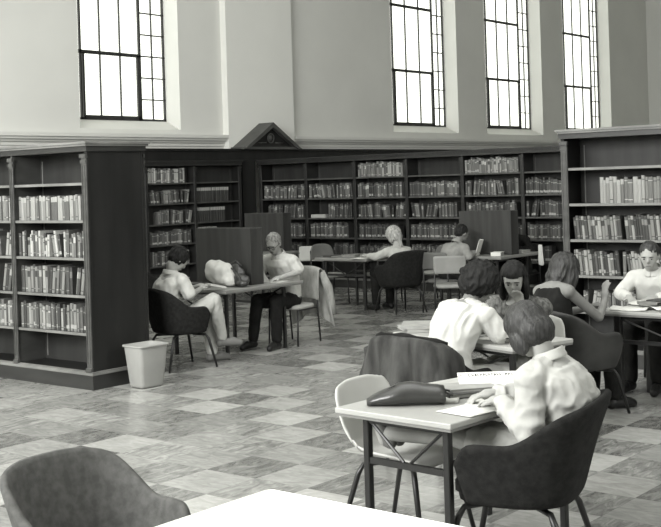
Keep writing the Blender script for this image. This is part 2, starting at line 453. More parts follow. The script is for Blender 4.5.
def row(front, along, inward, length, hr=(.2, .27), wr=(.02, .045), tones=(0, 7), bands=(0, 1), lean=0.1, where='', group='', rnd=None, uniform=False, leftlean=False):
    """front: left end of the row on the shelf (viewer's left); along: unit dir to viewer's right; inward: unit dir away"""
    rnd = rnd or random
    along, inward = Vector(along), Vector(inward); p = 0.0; k = 0
    uz = rnd.uniform(*hr); run = 0; ang = 0
    while p < length:
        wd = rnd.uniform(*wr) if not uniform else (wr[0] + wr[1]) / 2
        hh = rnd.uniform(*hr) if not uniform else uz
        if not uniform and rnd.random() < .5: hh = uz + rnd.uniform(-.012, .012)
        if rnd.random() < .15: uz = rnd.uniform(*hr)
        if run <= 0:
            if rnd.random() < lean: run = rnd.randint(3, 7) if not leftlean else rnd.randint(10, 24); ang = rnd.choice([-1, 1]) * rnd.uniform(.10, .22) if not leftlean else -rnd.uniform(.08, .15); p += abs(math.sin(ang)) * hh * 1.08
            else: ang = 0
        if p + wd > length: break
        ti = rnd.randint(*tones); bd = rnd.choice(bands)
        if uniform: ti, bd = tones[0], bands[0]
        dp = rnd.uniform(.15, .18); off = rnd.uniform(.0, .02)
        # local axes: x = inward, y = -along (left) so that (x,y,z) is right handed for either row direction
        ly = Vector((0, 0, 1)).cross(inward)
        lean_m = Matrix.Rotation(ang * (1 if ly.dot(along) < 0 else -1), 3, 'X')
        B = Matrix((inward, ly, Vector((0, 0, 1)))).transposed()
        # corner of the book that starts at viewer's left: book extends along +along by wd
        o0 = Vector(front) + along * p + inward * off
        if ly.dot(along) < 0: pivot = o0 + along * wd; s0 = 0
        else: pivot = o0
        m = (B @ lean_m).to_4x4()
        m.translation = pivot
        # keep lowest corner on the shelf
        low = min((m @ Vector((0, y, 0))).z for y in (0, wd))
        m.translation.z += front[2] - low + .0005
        m = m @ Matrix.Diagonal((dp, wd, hh, 1))
        k += 1
        if NB[0] < 296:
            o = bpy.data.objects.new('book', proto(ti, bd)); C.objects.link(o); o.matrix_world = m
            tag(o, '%s %s book, %s from left, %s' % (tone_word[ti], 'thick' if wd > .036 else 'slim', ordinal(k), where), 'book', group)
            NB[0] += 1
        else: STUFF.append((m.copy(), ti, bd))
        gap = wd / max(.3, math.cos(ang)) + .0008
        p += gap
        if run > 0:
            run -= 1
            if run == 0: p += abs(math.sin(ang)) * hh * 1.05
    return
rn = random.Random(3)
AY, IX = (0, -1, 0), (1, 0, 0)
def srow(case, bay_left_y, z, a, b, **k):
    """row on X-facing case; bay_left_y = world Y of viewer-left upright; a,b = fraction of bay"""
    w = k.pop('w'); x = k.pop('x')
    row((x + .03, bay_left_y - .03 - a * (w - .06), z), AY, IX, (b - a) * (w - .06), rnd=rn, **k)
# left bookcase: viewer-left bay then the full bay
g = 'books on the near left bookcase'
names = ['top row', 'second row', 'third row', 'fourth row']
for bay in (1, 0):
    yl = YL + 1.12 * (bay + 1)
    side = 'near left bookcase' + ('' if bay == 0 else ', edge bay')
    for i in range(4):
        z = SH[i + 1 - 1 + 0] if False else SH[i + 0]
    specs = [(SH[1], 0.0, 0.93, dict(hr=(.22, .245), wr=(.028, .045), tones=(3, 6), bands=(0, 3), lean=0)),
             (SH[2], 0.0, 0.96, dict(hr=(.17, .26), wr=(.02, .04), tones=(1, 7), bands=(0, 1, 2), lean=.18)),
             (SH[3], 0.0, 0.98, dict(hr=(.24, .27), wr=(.03, .046), tones=(1, 6), bands=(0, 0, 2), lean=.14)),
             (SH[4], 0.0, 0.97, dict(hr=(.2, .265), wr=(.026, .042), tones=(1, 6), bands=(0, 0, 1), lean=.03))]
    for i, (z, a, b, kw) in enumerate(specs):
        if bay == 1: a = .55
        srow('L', yl, z, a, b, x=XL, w=1.12, where='%s, %s' % (names[i], side), group=g, **kw)
# right bookcase, left bay fully seen, next bay cut by the frame
g = 'books on the right bookcase'
for bay in (0, 1):
    yl = YR - bay * 1.1
    side = 'right bookcase' + ('' if bay == 0 else ', edge bay')
    e = .98 if bay == 0 else .5
    specs = [(SH[1], .30 if bay == 0 else 0, e, dict(hr=(.22, .26), wr=(.028, .05), tones=(4, 6), bands=(0, 3), lean=0)),
             (SH[2], 0.02, e, dict(hr=(.215, .24), wr=(.022, .036), tones=(1, 6), bands=(0, 0, 2), lean=.6, leftlean=True)),
             (SH[3], 0.02, e, dict(hr=(.20, .24), wr=(.02, .034), tones=(1, 6), bands=(1, 0, 0), lean=.6, leftlean=True)),
             (SH[4], 0.1, e, dict(hr=(.18, .22), wr=(.02, .034), tones=(2, 6), bands=(1, 0), lean=.1))]
    for i, (z, a, b, kw) in enumerate(specs):
        if i == 3 and bay == 1: continue
        srow('R', yl, z, a, b, x=XR, w=1.1, where='%s, %s' % (names[i], side), group=g, **kw)
# far run
g = 'books on the far bookcase run'
far = {4: [(0, 0, .95, (5, 7), 0), (1, 0, .93, (2, 6), .15), (2, 0, .9, (1, 5), .1), (3, .7, 1, (1, 4), 0)],
       2: [(0, .02, .93, (4, 7), .02), (1, 0, .92, (1, 5), 0), (2, 0, .98, (1, 5), .12), (3, 0, .85, (1, 3), 0), (4, 0, .9, (0, 3), 0)],
       5: [(1, 0, .98, (2, 4), 0), (2, 0, .98, (1, 4), .15), (3, 0, .98, (1, 5), 0), (4, 0, .4, (1, 4), 0)],
       3: [(1, 0, .97, (2, 5), 0), (2, 0, .9, (1, 5), .15), (3, 0, .98, (1, 4), .05), (4, 0, .9, (0, 4), 0)],
       1: [(1, 0, .95, (1, 6), .08), (2, .42, .95, (1, 4), 0), (3, 0, .85, (1, 5), .05), (4, .5, 1, (0, 4), 0)],
       0: [(1, 0, .97, (2, 5), .05), (2, .1, .97, (1, 4), .05), (3, .4, .95, (1, 5), 0), (4, .2, .9, (1, 3), 0)],
       6: [(1, 0, .9, (2, 5), 0), (2, 0, .9, (1, 5), 0)]}
rowname = {0: 'top shelf', 1: 'second shelf', 2: 'third shelf', 3: 'fourth shelf', 4: 'fifth shelf'}
for bay, rows in far.items():
    yl = 14.53 - bay * WF
    for si, a, b, tn, ln in rows:
        bd = (1, 1, 0) if (bay == 5 or si == 3) else (0, 0, 2, 0, 1)
        if si == 1 and bay == 5: bd = (1,)
        srow('F', yl, SH[si], a, b, x=XF, w=WF, hr=(.21, .26), wr=(.024, .045), tones=(max(0, tn[0] - 1), tn[1] - 1), bands=bd, lean=ln,  # tones shifted darker, painting in the weaker light on the far rows
             where='%s, far run, %s bay from left' % (rowname[si], ords[bay]), group=g)
# wall run (faces -Y): books run along +X
def wrow(bay, z, a, b, **k):
    xl = 15.20 - (bay + 1) * 1.12
    row((xl + .03 + a * 1.08, 14.56 + .03, z), (1, 0, 0), (0, 1, 0), (b - a) * 1.08, rnd=rn, where='%s, wall bookcase, bay %s from right' % (rowname[SH.index(z)], ords[bay]), group='books on the wall bookcase', **k)
wrow(1, SH[0], .02, .85, hr=(.21, .26), wr=(.025, .045), tones=(2, 7), bands=(1, 0), lean=0)
wrow(1, SH[1], .0, .92, hr=(.2, .25), wr=(.025, .045), tones=(1, 5), bands=(1, 0), lean=.1)
wrow(1, SH[2], .25, .95, hr=(.2, .25), wr=(.025, .045), tones=(1, 6), bands=(1, 0), lean=.2)
wrow(1, SH[3], .0, .95, hr=(.2, .25), wr=(.025, .045), tones=(1, 5), bands=(1, 0), lean=0)
wrow(1, SH[4], .1, .9, hr=(.2, .25), wr=(.025, .045), tones=(1, 6), bands=(1, 0), lean=0)
wrow(0, SH[1], .04, .80, hr=(.25, .26), wr=(.05, .056), tones=(1, 1), bands=(3,), lean=0, uniform=True)
wrow(0, SH[2], .04, .72, hr=(.25, .26), wr=(.05, .056), tones=(1, 1), bands=(3,), lean=0, uniform=True)
wrow(0, SH[3], .04, .5, hr=(.25, .26), wr=(.05, .056), tones=(1, 1), bands=(3,), lean=0, uniform=True)
wrow(2, SH[1], .04, .9, hr=(.2, .25), wr=(.03, .05), tones=(1, 5), bands=(1, 0), lean=0)
wrow(2, SH[3], .04, .9, hr=(.2, .25), wr=(.03, .05), tones=(1, 5), bands=(1, 0), lean=0)
# the rest of the distant rows as one object
allm = []; idx = {}
bm = bmesh.new()
for m, ti, bd in STUFF:
    src = proto(ti, bd); nf = len(bm.faces); nv = len(bm.verts)
    tmp = src.copy(); tmp.transform(m); bm.from_mesh(tmp); 
    bm.faces.ensure_lookup_table()
    for f_ in bm.faces[nf:]:
        mm = src.materials[f_.material_index]
        if mm.name not in idx: idx[mm.name] = len(allm); allm.append(mm)
        f_.material_index = idx[mm.name]
    bpy.data.meshes.remove(tmp)
me = bpy.data.meshes.new('book_rows'); bm.to_mesh(me); bm.free()
for m in allm: me.materials.append(m)
o = bpy.data.objects.new('book_rows', me); C.objects.link(o)
tag(o, 'remaining dark and pale books filling the distant bookcase shelves', 'books', kind='stuff')
o = MB().box(XF + .03, XF + .20, 13.03, 13.36, SH[2] + .002, SH[2] + .06).build('lying_book', PAPERG)
tag(o, 'pale book lying flat on the third shelf of the far run', 'book')
#PART2
# ------------------------------------------------------------------ furniture
def table(name, label, loc, rot, sx, sy, h=0.75, top=None, far=0, th=0.028, barz=0.5, brace=True, inset=.07, group=None, leg=.018):
    """origin at the -x,-y corner on the floor"""
    t = thing(name, label, 'table', loc, rot, group)
    b = MB().box(0, sx, 0, sy, h - th, h, .006, 2)
    b.build('table_top', top or LAM, t)
    MB().box(.004, sx - .004, .004, sy - .004, h - th - .012, h - th).build('top_edge', LAMEDGE, t)
    zt = h - th - .012
    for x in (inset, sx - inset):
        for y in (inset, sy - inset - far):
            MB().box(x - leg, x + leg, y - leg, y + leg, 0, zt, .004, 1).build('leg', BLACKM, t)
        MB().box(x - .012, x + .012, inset + leg, sy - inset - leg - far, barz - .015, barz + .015).build('stretcher', BLACKM, t)
        MB().box(x - .012, x + .012, inset + leg, sy - inset - leg - far, zt - .03, zt).build('apron_rail', BLACKM, t)
        if brace:
            ym = (sy - far) / 2
            for sg in (-1, 1):
                MB().tube([(x, ym + sg * .02, barz + .015), (x, ym + sg * ((sy - far) / 2 - inset - .03), zt - .03)], .008, 6).build('brace', BLACKM, t)
    return t
def sgnpow(v, p): return math.copysign(abs(v) ** p, v)
def chair_legs(t, pts, m=BLACKM, r=0.014, z=0.34):
    for sx, sy, fx, fy in pts:
        MB().tube([(sx * .45, sy * .45, z), (sx * .92, sy * .92, z - .005), (sx * 1.03, sy * 1.03, z - .05), (fx, fy, 0)], [r, r, r * 1.1, r * .85], 8).build('leg', m, t, True)
def shellpt(u, v, off=0.0, back=.81, arm=.66):
    """armchair shell, u -1..1 round the sides (0 = middle of back), v 0..1 bottom to rim"""
    th = u * R(125); a = abs(u)
    k = min(1, max(0, (a - .36) / .30)); k = k * k * (3 - 2 * k)
    top = back * (1 - k) + arm * k
    e = max(0, (a - .90) / .10); top -= .10 * e * e
    top -= .03 * (a / .36) ** 3 if a < .36 else .03
    z0 = .365
    rad_b, rad_t = .235, .315 - .012 * k
    q = v ** .75
    r_ = rad_b + (rad_t - rad_b) * q + off
    c, s_ = math.cos(th), math.sin(th)
    n = 3.2; den = (abs(c) ** n + abs(s_) ** n) ** (-1 / n)
    x = -c * den * r_ * 1.0; y = s_ * den * r_ * 1.02
    x -= .06 * v * v * (1 - k)
    return Vector((x, y, z0 + (top - z0) * v))
def armchair(name, label, loc, rot, m=UPH, legm=BLACKM, group=None, arm=.66, back=.81, legs=True):
    t = thing(name, label, 'chair', loc, rot, group)
    s_ = MB(); s_.grid(lambda a, b: shellpt(a * 2 - 1, b, 0, back, arm), 33, 9)
    o = s_.build('shell', m, t); solid(o, .04, 1)
    b = MB()
    rings = []
    for z, k in ((.352, .55), (.352, .80), (.365, 1.0), (.39, 1.02)):
        ring = []
        for i in range(28):
            th = 2 * PI * i / 28; c, s2 = math.cos(th), math.sin(th); n = 3.2; den = (abs(c) ** n + abs(s2) ** n) ** (-1 / n)
            ring.append(Vector((c * den * .235 * k, s2 * den * .235 * k, z)))
        rings.append(ring)
    b.loft(rings); b.build('seat_base', m, t, True)
    c_ = MB(); rings = []
    for z, k in ((.382, .90), (.40, 1.0), (.435, 1.0), (.455, .93), (.46, .70)):
        ring = []
        for i in range(28):
            th = 2 * PI * i / 28; c, s2 = math.cos(th), math.sin(th); n = 3.5; den = (abs(c) ** n + abs(s2) ** n) ** (-1 / n)
            ring.append(Vector((.03 + c * den * .225 * k, s2 * den * .215 * k, z)))
        rings.append(ring)
    c_.loft(rings); c_.build('seat_cushion', m, t, True)
    if legs: chair_legs(t, [(.20, .20, .27, .25), (.20, -.20, .27, -.25), (-.20, .20, -.28, .25), (-.20, -.20, -.28, -.25)], legm)
    return t
def side_shell(name, label, loc, rot, m=SHELLW, legm=BLACKM, group=None, back=.80):
    t = thing(name, label, 'chair', loc, rot, group)
    prof = [(.24, .425), (.20, .455), (.08, .452), (-.06, .44), (-.16, .445), (-.215, .50), (-.235, .58), (-.25, .66), (-.268, .74), (-.285, back)]
    wid = [.205, .225, .232, .235, .235, .235, .232, .228, .215, .17]
    lift = [0, .008, .03, .05, .085, .085, .05, .03, .02, .01]
    def fn(a, b):
        i = b * (len(prof) - 1); j = min(int(i), len(prof) - 2); f = i - j
        x = prof[j][0] * (1 - f) + prof[j + 1][0] * f; z = prof[j][1] * (1 - f) + prof[j + 1][1] * f
        w_ = wid[j] * (1 - f) + wid[j + 1] * f; l = lift[j] * (1 - f) + lift[j + 1] * f
        dx = prof[j + 1][0] - prof[j][0]; dz = prof[j + 1][1] - prof[j][1]; L_ = math.hypot(dx, dz)
        nx, nz = dz / L_, -dx / L_
        s2 = a * 2 - 1
        e = abs(s2) ** 3.0
        top = -.045 * s2 ** 4 if b > .99 else 0
        return Vector((x + nx * l * e, s2 * w_, z + nz * l * e + top))
    o = MB().grid(fn, 15, 28).build('seat_shell', m, t)
    solid(o, .018, 1)
    chair_legs(t, [(.17, .17, .24, .22), (.17, -.17, .24, -.22), (-.15, .17, -.25, .22), (-.15, -.17, -.25, -.22)], legm, .013, .40)
    return t
def panel_chair(name, label, loc, rot, m=VINYL, group=None, round_back=False, frame=BLACKM, back=.84):
    t = thing(name, label, 'chair', loc, rot, group)
    s_ = MB(); rings = []
    for z, k in ((.405, .90), (.415, 1.0), (.44, 1.0), (.455, .93), (.458, .6)):
        ring = []
        for i in range(24):
            th = 2 * PI * i / 24; c, s2 = math.cos(th), math.sin(th); n = 4; den = (abs(c) ** n + abs(s2) ** n) ** (-1 / n)
            ring.append(Vector((c * den * .21 * k, s2 * den * .215 * k, z)))
        rings.append(ring)
    s_.loft(rings).build('seat', m if not round_back else VINYL, t, True)
    def fn(a, b):
        y = (a * 2 - 1); z = back - .24 + b * .24
        w_ = .215 if not round_back else .215 * (1 - .28 * max(0, b - .35) ** 1.5 * 2)
        return Vector((-.215 - .035 * b - .03 * (1 - y * y), y * w_, z - (.03 * y ** 4 if round_back and b > .9 else .008 * y ** 6)))
    o = MB().grid(fn, 13, 8).build('backrest', m, t); solid(o, .032, 1)
    for sy in (-1, 1):
        MB().tube([(-.26, sy * .20, 0), (-.215, sy * .20, .42), (-.235, sy * .20, back - .10)], .011, 8).build('rear_leg', frame, t, True)
        MB().tube([(.20, sy * .20, 0), (.185, sy * .20, .405)], .011, 8).build('leg', frame, t, True)
        MB().tube([(-.215, sy * .20, .40), (.185, sy * .20, .40)], .009, 6).build('seat_rail', frame, t)
    return t
def carrel(label, loc, rot, sx, sy, z0=.752, z1=1.37):
    t = thing('study_carrel', label, 'desk divider', loc, rot)
    MB().box(0, .022, 0, sy, 0, z1 - z0, .003, 1).build('front_panel', CARREL, t)
    MB().box(sx - .022, sx, 0, sy, 0, z1 - z0, .003, 1).build('rear_panel', CARREL, t)
    MB().box(.022, sx - .022, .003, .025, 0, z1 - z0 - .004, 0).build('end_panel', CARREL, t)
    MB().box(.022, sx - .022, sy - .025, sy - .003, 0, z1 - z0 - .004, 0).build('end_panel', CARREL, t)
    MB().box(.022, sx - .022, .025, sy - .025, z1 - z0 - .03, z1 - z0 - .012).build('top_panel', WOODP, t)
    return t

# tables
T0 = table('reading_table', 'pale laminate reading table in front holding the dark clutch bag and newspaper', (4.33, 2.89, 0), R(-3), 1.15, .70, top=LAM, inset=.08, far=.06)
table('reading_table', 'reading table behind the front one, between the curly-haired reader and the girl opposite', (6.46, 3.82, 0), R(-14), .58, 1.20, top=LAM, inset=.07)
table('reading_table', 'reading table at the right edge spread with papers', (8.55, 3.0, 0), 0, .74, 1.2, top=LAM, inset=.08, leg=.028)
table('reading_table', 'long desk at left with a wooden carrel divider, between two men', (8.62, 8.50, 0), 0, 1.24, 1.10, top=LAMG, inset=.16)
table('reading_table', 'distant table before the blond reader in the far middle', (12.88, 9.93, 0), 0, .95, .95, top=LAMG, inset=.12)
table('reading_table', 'distant desk with a carrel divider at far right of the middle', (13.72, 8.25, 0), 0, 1.12, 1.1, top=LAMG, inset=.15)
table('reading_table', 'distant desk in the far left corner behind the man with glasses', (13.25, 12.25, 0), 0, .90, 1.1, top=LAMG, inset=.12)
carrel('dark wooden carrel divider on the left desk behind the bag', (9.18, 8.66, .752), 0, .20, .84)
carrel('dark wooden carrel divider on the distant right desk', (14.10, 8.30, .752), 0, .20, .86)
carrel('dark wooden carrel divider in the far corner, topmost behind the man with glasses', (13.90, 12.38, .752), 0, .20, .85)
# foreground white table
t = thing('white_table', 'blurred bright white table corner at the bottom edge of the view', 'table', (1.55, 1.25, 0))
MB().box(0, 1.54, 0, 1.61, .715, .75, .03, 3).build('table_top', mat('white_laminate', 0.85, 0.4), t)
for x in (.12, 1.42):
    for y in (.12, 1.49): MB().box(x - .02, x + .02, y - .02, y + .02, 0, .716).build('leg', BLACKM, t)

# chairs
armchair('armchair', 'grey upholstered armchair cut off at the bottom left beside the white table', (2.86, 3.50, 0), R(-90), UPHG, arm=.64, back=.80).scale = (.97, .97, 1)
armchair('armchair', 'dark upholstered armchair of the student in the front', (4.74, 2.79, 0), R(104), UPH, arm=.69, back=.85).scale = (1.10, 1.10, 1)
side_shell('side_chair', 'white shell side chair under the front table with feet on it', (4.85, 3.52, 0), R(-90), back=.81).scale = (1.08, 1.08, 1)
armchair('armchair', 'dark armchair with a jacket over its back, curly-haired reader in it', (6.30, 4.27, 0), R(-6), UPH, back=.83)
side_shell('side_chair', 'white shell chair showing behind the front student\'s head', (7.37, 4.24, 0), R(192), back=.82)
armchair('armchair', 'dark armchair of the long-haired girl at the right-hand table', (8.13, 4.22, 0), R(-18), mat('chair_vinyl_dark', 0.03, 0.5, 0.045, (8, 8, 8), 3, spec=0.4), back=.84, arm=.68)
side_shell('side_chair', 'dark side chair of the man in white at the right edge', (9.62, 4.22, 0), R(185), m=UPHG)
armchair('armchair', 'dark armchair of the young man reading at far left', (8.17, 8.72, 0), R(-14), UPH, arm=.67, back=.85)
panel_chair('side_chair', 'light chair of the man with glasses, jacket hung on it', (10.05, 8.84, 0), R(186))
armchair('armchair', 'dark armchair of the blond reader in the far middle', (13.12, 9.53, 0), R(68), UPH, back=.88, arm=.70)
panel_chair('side_chair', 'empty light chair with flat back, in the middle distance', (12.85, 8.52, 0), R(35), mat('chair_vinyl_mid', 0.22, 0.55, 0.26, (6, 6, 6), 3))
panel_chair('side_chair', 'grey chair of the boy in grey at the distant right desk', (13.42, 8.98, 0), R(0), VINYLG)
panel_chair('side_chair', 'empty light-backed chair behind the man with glasses', (13.75, 11.78, 0), R(200), VINYL)
panel_chair('side_chair', 'round-backed dark chair with a light seat left of the distant middle table', (13.62, 11.2, 0), R(-110), VINYLG, round_back=True, back=.9)
panel_chair('side_chair', 'grey-backed chair across the table from the blond reader', (14.05, 10.55, 0), R(185), VINYLG, round_back=True)
panel_chair('side_chair', 'grey chair just right of the blond reader, before the far shelves', (14.55, 9.85, 0), R(180), VINYLG, round_back=True)
panel_chair('side_chair', 'dark chair of the dark-haired reader behind the distant right carrel', (15.05, 8.72, 0), R(180), UPH)
armchair('armchair', 'dark empty armchair behind the young man at left, by the near bookcase', (10.75, 11.9, 0), R(-30), UPH)

# waste basket
t = thing('waste_basket', 'tapered pale plastic waste basket beside the near left bookcase', 'waste basket', (7.215, 8.18, 0), R(-4))
def rect_ring(hx, hy, z, r=.04, n=4):
    out = []
    for cx, cy, a0 in ((hx - r, hy - r, 0), (-hx + r, hy - r, 90), (-hx + r, -hy + r, 180), (hx - r, -hy + r, 270)):
        for k in range(n + 1):
            a = R(a0 + 90 * k / n); out.append(Vector((cx + r * math.cos(a), cy + r * math.sin(a), z)))
    return out
b = MB(); b.loft([rect_ring(.125, .095, .006), rect_ring(.135, .105, .03), rect_ring(.165, .135, .375), rect_ring(.165, .135, .39), rect_ring(.155, .125, .39), rect_ring(.125, .097, .03)])
b.build('bin_body', PLASTIC, t, True)
b = MB(); b.loft([rect_ring(.166, .136, .378), rect_ring(.178, .148, .382), rect_ring(.178, .148, .398), rect_ring(.158, .128, .398), rect_ring(.156, .126, .378)], False); b.build('rim', PLASTIC, t, True)
MB().loft([rect_ring(.12, .09, 0), rect_ring(.122, .092, .012)]).build('foot', BLACKM, t)

# ------------------------------------------------------------------ people
def fold(amp, sc, seed=0.0):
    sc = Vector(sc)
    def f(co, n):
        p = Vector((co.x * sc.x, co.y * sc.y, co.z * sc.z)) + Vector((seed, seed * 1.7, seed * .3))
        d = .7 * noise.noise(p) + .45 - 1.3 * abs(noise.noise(p * 1.7 + Vector((3, 1, 2))))
        return co + n * amp * max(-.5, min(d, .45))
    return f
def ring_ell(c, fwd, lat, a, b, n=24, sq=2.3):
    out = []
    for i in range(n):
        th = 2 * PI * i / n; cc, ss = math.cos(th), math.sin(th); den = (abs(cc) ** sq + abs(ss) ** sq) ** (-1 / sq)
        out.append(c + fwd * (cc * den * a) + lat * (ss * den * b))
    return out
def person(name, label, loc, yaw, P):
    """seated figure, local +x forward, origin on the floor under the pelvis"""
    t = thing(name, label, 'person', loc, yaw)
    g = P.get; V = Vector
    vox = g('vox', .010); sc = g('size', 1.0)
    pel = V(g('pelvis', (0, 0, .52))); lean = R(g('lean', 15)); side = g('side', 0); tw = R(g('twist', 0))
    up = V((math.sin(lean), side, math.cos(lean))).normalized()
    lat = (Matrix.Rotation(tw, 3, 'Z') @ V((0, 1, 0))); lat = (lat - up * lat.dot(up)).normalized(); fw = lat.cross(up).normalized()
    TL = .50 * sc
    slump = g('slump', .03)
    neck = pel + up * TL
    if g('head'):
        headc = V(g('head')); nk = R(g('neckp', 35))
        neck = headc - V((math.sin(nk) * .155, 0, math.cos(nk) * .155))
        up = (neck - pel); TL = up.length; up.normalize()
        lat = (lat - up * lat.dot(up)).normalized(); fw = lat.cross(up).normalized()
    else: headc = neck + up * .12 + fw * .05
    mid = pel + up * TL * .5 - fw * slump
    hp, hy, hr = R(g('hpitch', 20)), R(g('hyaw', 0)), R(g('hroll', 0))
    HM = Matrix.Rotation(hy, 3, 'Z') @ Matrix.Rotation(hp, 3, 'Y') @ Matrix.Rotation(hr, 3, 'X')
    hw = g('shoulder', .175) * sc
    skin = g('skin', SKIN)
    sh = {s_: neck - up * .080 + lat * hw * s_ for s_ in (1, -1)}
    for s_ in (1, -1):
        if g('shoulder_fwd'): sh[s_] += fw * g('shoulder_fwd')
    el = {1: V(g('elL', (.12, .25, .76))), -1: V(g('elR', (.12, -.25, .76)))}
    wr = {1: V(g('wrL', (.36, .12, .80))), -1: V(g('wrR', (.36, -.12, .80)))}
    kn = {1: V(g('knL', (.43, .12, .53))), -1: V(g('knR', (.43, -.12, .53)))}
    an = {1: V(g('anL', (.42, .12, .09))), -1: V(g('anR', (.42, -.12, .09)))}
    hip = {s_: pel + V((.02, .09 * s_, -.02)) for s_ in (1, -1)}
    def torso(mb, d, z0=0.0, z1=1.0):
        st = [(0.0, .115, .155), (.12, .118, .158), (.35, .105, .142), (.6, .112, .158), (.80, .108, .168), (.92, .082, .125), (1.0, .055, .062)]
        rs = []
        for k, a, b_ in st:
            if k < z0 or k > z1: continue
            c = pel * (1 - k) ** 2 + mid * 2 * k * (1 - k) + neck * k * k if False else (pel.lerp(mid, k * 2) if k < .5 else mid.lerp(neck, k * 2 - 1))
            c = c - fw * slump * .3 * math.sin(PI * k)
            rs.append(ring_ell(c, fw, lat, a * g('girth', 1) + d, b_ * g('girth', 1) * sc + d))
        rs = [[(p_ - c0) * .6 + c0 - up * .05 for p_ in rs[0] for c0 in [sum(rs[0], V()) / len(rs[0])]]] + rs if z0 == 0 else rs
        mb.loft(rs)
    # ---- body
    b = MB(); torso(b, 0)
    b.ell(pel - up * .02, (.13, .165 * sc, .10))
    hd = HM
    nb = headc - HM @ V((.02, 0, .085))
    b.capsule(neck - up * .05, nb, .056 * sc, .052 * sc)
    def he(c, r, rot=None):
        b.ell(headc + HM @ V(c), r, HM if rot is None else HM @ rot)
    he((-.005, 0, .02), (.098, .077, .098)); he((.035, 0, -.045), (.058, .054, .062)); he((.06, 0, -.085), (.026, .028, .022))
    he((.045, 0, .0), (.052, .062, .055)); he((.088, 0, .032), (.014, .045, .012))
    b.tube([headc + HM @ V((.090, 0, .022)), headc + HM @ V((.112, 0, -.012)), headc + HM @ V((.100, 0, -.024))], [.009, .014, .010], 8)
    for s_ in (1, -1):
        he((.05, .035 * s_, -.022), (.035, .026, .026)); he((-.005, .078 * s_, -.005), (.019, .010, .032), Matrix.Rotation(R(20 * s_), 3, 'Z'))
    he((.083, 0, -.055), (.016, .024, .014))
    for s_ in (1, -1):
        b.ell(sh[s_], (.056, .056, .054)); b.capsule(sh[s_], el[s_], .046 * sc, .037 * sc); b.capsule(el[s_], wr[s_], .038 * sc, .025 * sc)
        b.capsule(neck - up * .035, sh[s_] + up * .005, .045, .050)
        b.capsule(hip[s_], kn[s_], .085 * sc, .060 * sc); b.capsule(kn[s_], an[s_], .056 * sc, .037 * sc)
        # hand
        fd = V(g('hdL' if s_ == 1 else 'hdR', tuple((wr[s_] - el[s_]).normalized()))).normalized()
        pn = V(g('hnL' if s_ == 1 else 'hnR', (0, 0, 1)))
        sd = fd.cross(pn).normalized() * (1 if s_ == -1 else -1) ; pn = sd.cross(fd).normalized() * (1 if s_ == 1 else -1)
        if pn.z < 0 and not g('hnR'): pn = -pn
        pc = wr[s_] + fd * .05
        hm = Matrix((fd, sd, pn)).transposed()
        b.ell(pc, (.050, .040, .017), hm); b.capsule(wr[s_], pc, .026, .028)
        for k in range(4):
            lf = (.068, .078, .074, .058)[k]; sp_ = (-.030 + .020 * k)
            p0 = pc + fd * .032 + sd * sp_ * -1; p1 = p0 + fd * lf * .5 - pn * .006 + sd * sp_ * -.15; p2 = p1 + fd * lf * .42 - pn * .028
            b.tube([p0, p1, p2, p2 + (p2 - p1) * .12], [.0095, .009, .008, .005], 8)
        q0 = pc - fd * .025 + sd * .030; q1 = q0 + sd * .026 + fd * .022 - pn * .008; q2 = q1 + fd * .030 + sd * .004 - pn * .010
        b.tube([q0, q1, q2], [.013, .011, .008], 8)
        # foot
        toe = V(g('toeL' if s_ == 1 else 'toeR', (.17, .02 * s_, -.055)))
        b.capsule(an[s_] - V((.0, 0, .03)), an[s_] + toe * .85, .036, .028)
    body = b.build('body', skin, t); remesh(body, vox, 3)
    # ---- clothes
    def sleeve(mb, s_, d, f, d2=None):
        """f = fraction along the arm: 1 = elbow, 2 = wrist"""
        mb.capsule(neck - up * .040, sh[s_] + up * .005, .046 + d, .052 + d); mb.ell(sh[s_], (.057 + d, .057 + d, .055 + d))
        e = sh[s_].lerp(el[s_], min(1, f)); mb.capsule(sh[s_], e, .050 + d, .042 + d * (1.6 if f < 1 else 1))
        if f > 1: mb.capsule(el[s_], el[s_].lerp(wr[s_], f - 1), .043 + d, .030 + d)
    top = g('top'); cv = g('cvox', .011)
    if top:
        s2 = MB(); d = g('loose', .014); torso(s2, d, 0, .93)
        s2.ell(pel + up * .03, (.14, .172 * sc, .09))
        fr = g('sleeve', .7)
        if fr > 0:
            for s_ in (1, -1): sleeve(s2, s_, d * .9, fr)
        o = s2.build('shirt' if not g('topname') else g('topname'), top, t)
        remesh(o, cv, 3, fold(g('famp', .012), g('fsc', (9, 9, 5)), g('seed', 1)))
        if g('collar'):
            c2 = MB()
            a = neck - up * .005
            def cf(u, v):
                th = u * 2 * PI; rr_ = .066 + .022 * v
                return a + fw * math.cos(th) * rr_ + lat * math.sin(th) * rr_ + up * (.035 - .045 * v - .02 * math.cos(th))
            o = c2.grid(cf, 25, 4, False).build('collar', top, t); solid(o, .006, 1)
    if g('bottom'):
        s2 = MB(); d = .014; s2.ell(pel - up * .01, (.145, .178 * sc, .105)); s2.ell(pel + up * .05, (.13, .165 * sc, .06))
        fb = g('leglen', .93)
        for s_ in (1, -1):
            if fb > .1: s2.capsule(hip[s_], kn[s_], .09 * sc + d, .064 * sc + d); s2.capsule(kn[s_], kn[s_].lerp(an[s_], fb), .060 * sc + d, .046 * sc + d)
            else: s2.capsule(hip[s_], hip[s_].lerp(kn[s_], .6), .098 * sc + d, .088 * sc + d)
        if g('skirt'):
            k2 = [hip[s_].lerp(kn[s_], .75) for s_ in (1, -1)]; s2.capsule(k2[0], k2[1], .085, .085); s2.capsule(pel, (k2[0] + k2[1]) / 2, .13, .095)
        o = s2.build('skirt' if g('skirt') else 'trousers', g('bottom'), t); remesh(o, cv, 3, fold(.009, (14, 14, 7), 3.3))
    shm = g('shoe', SHOED)
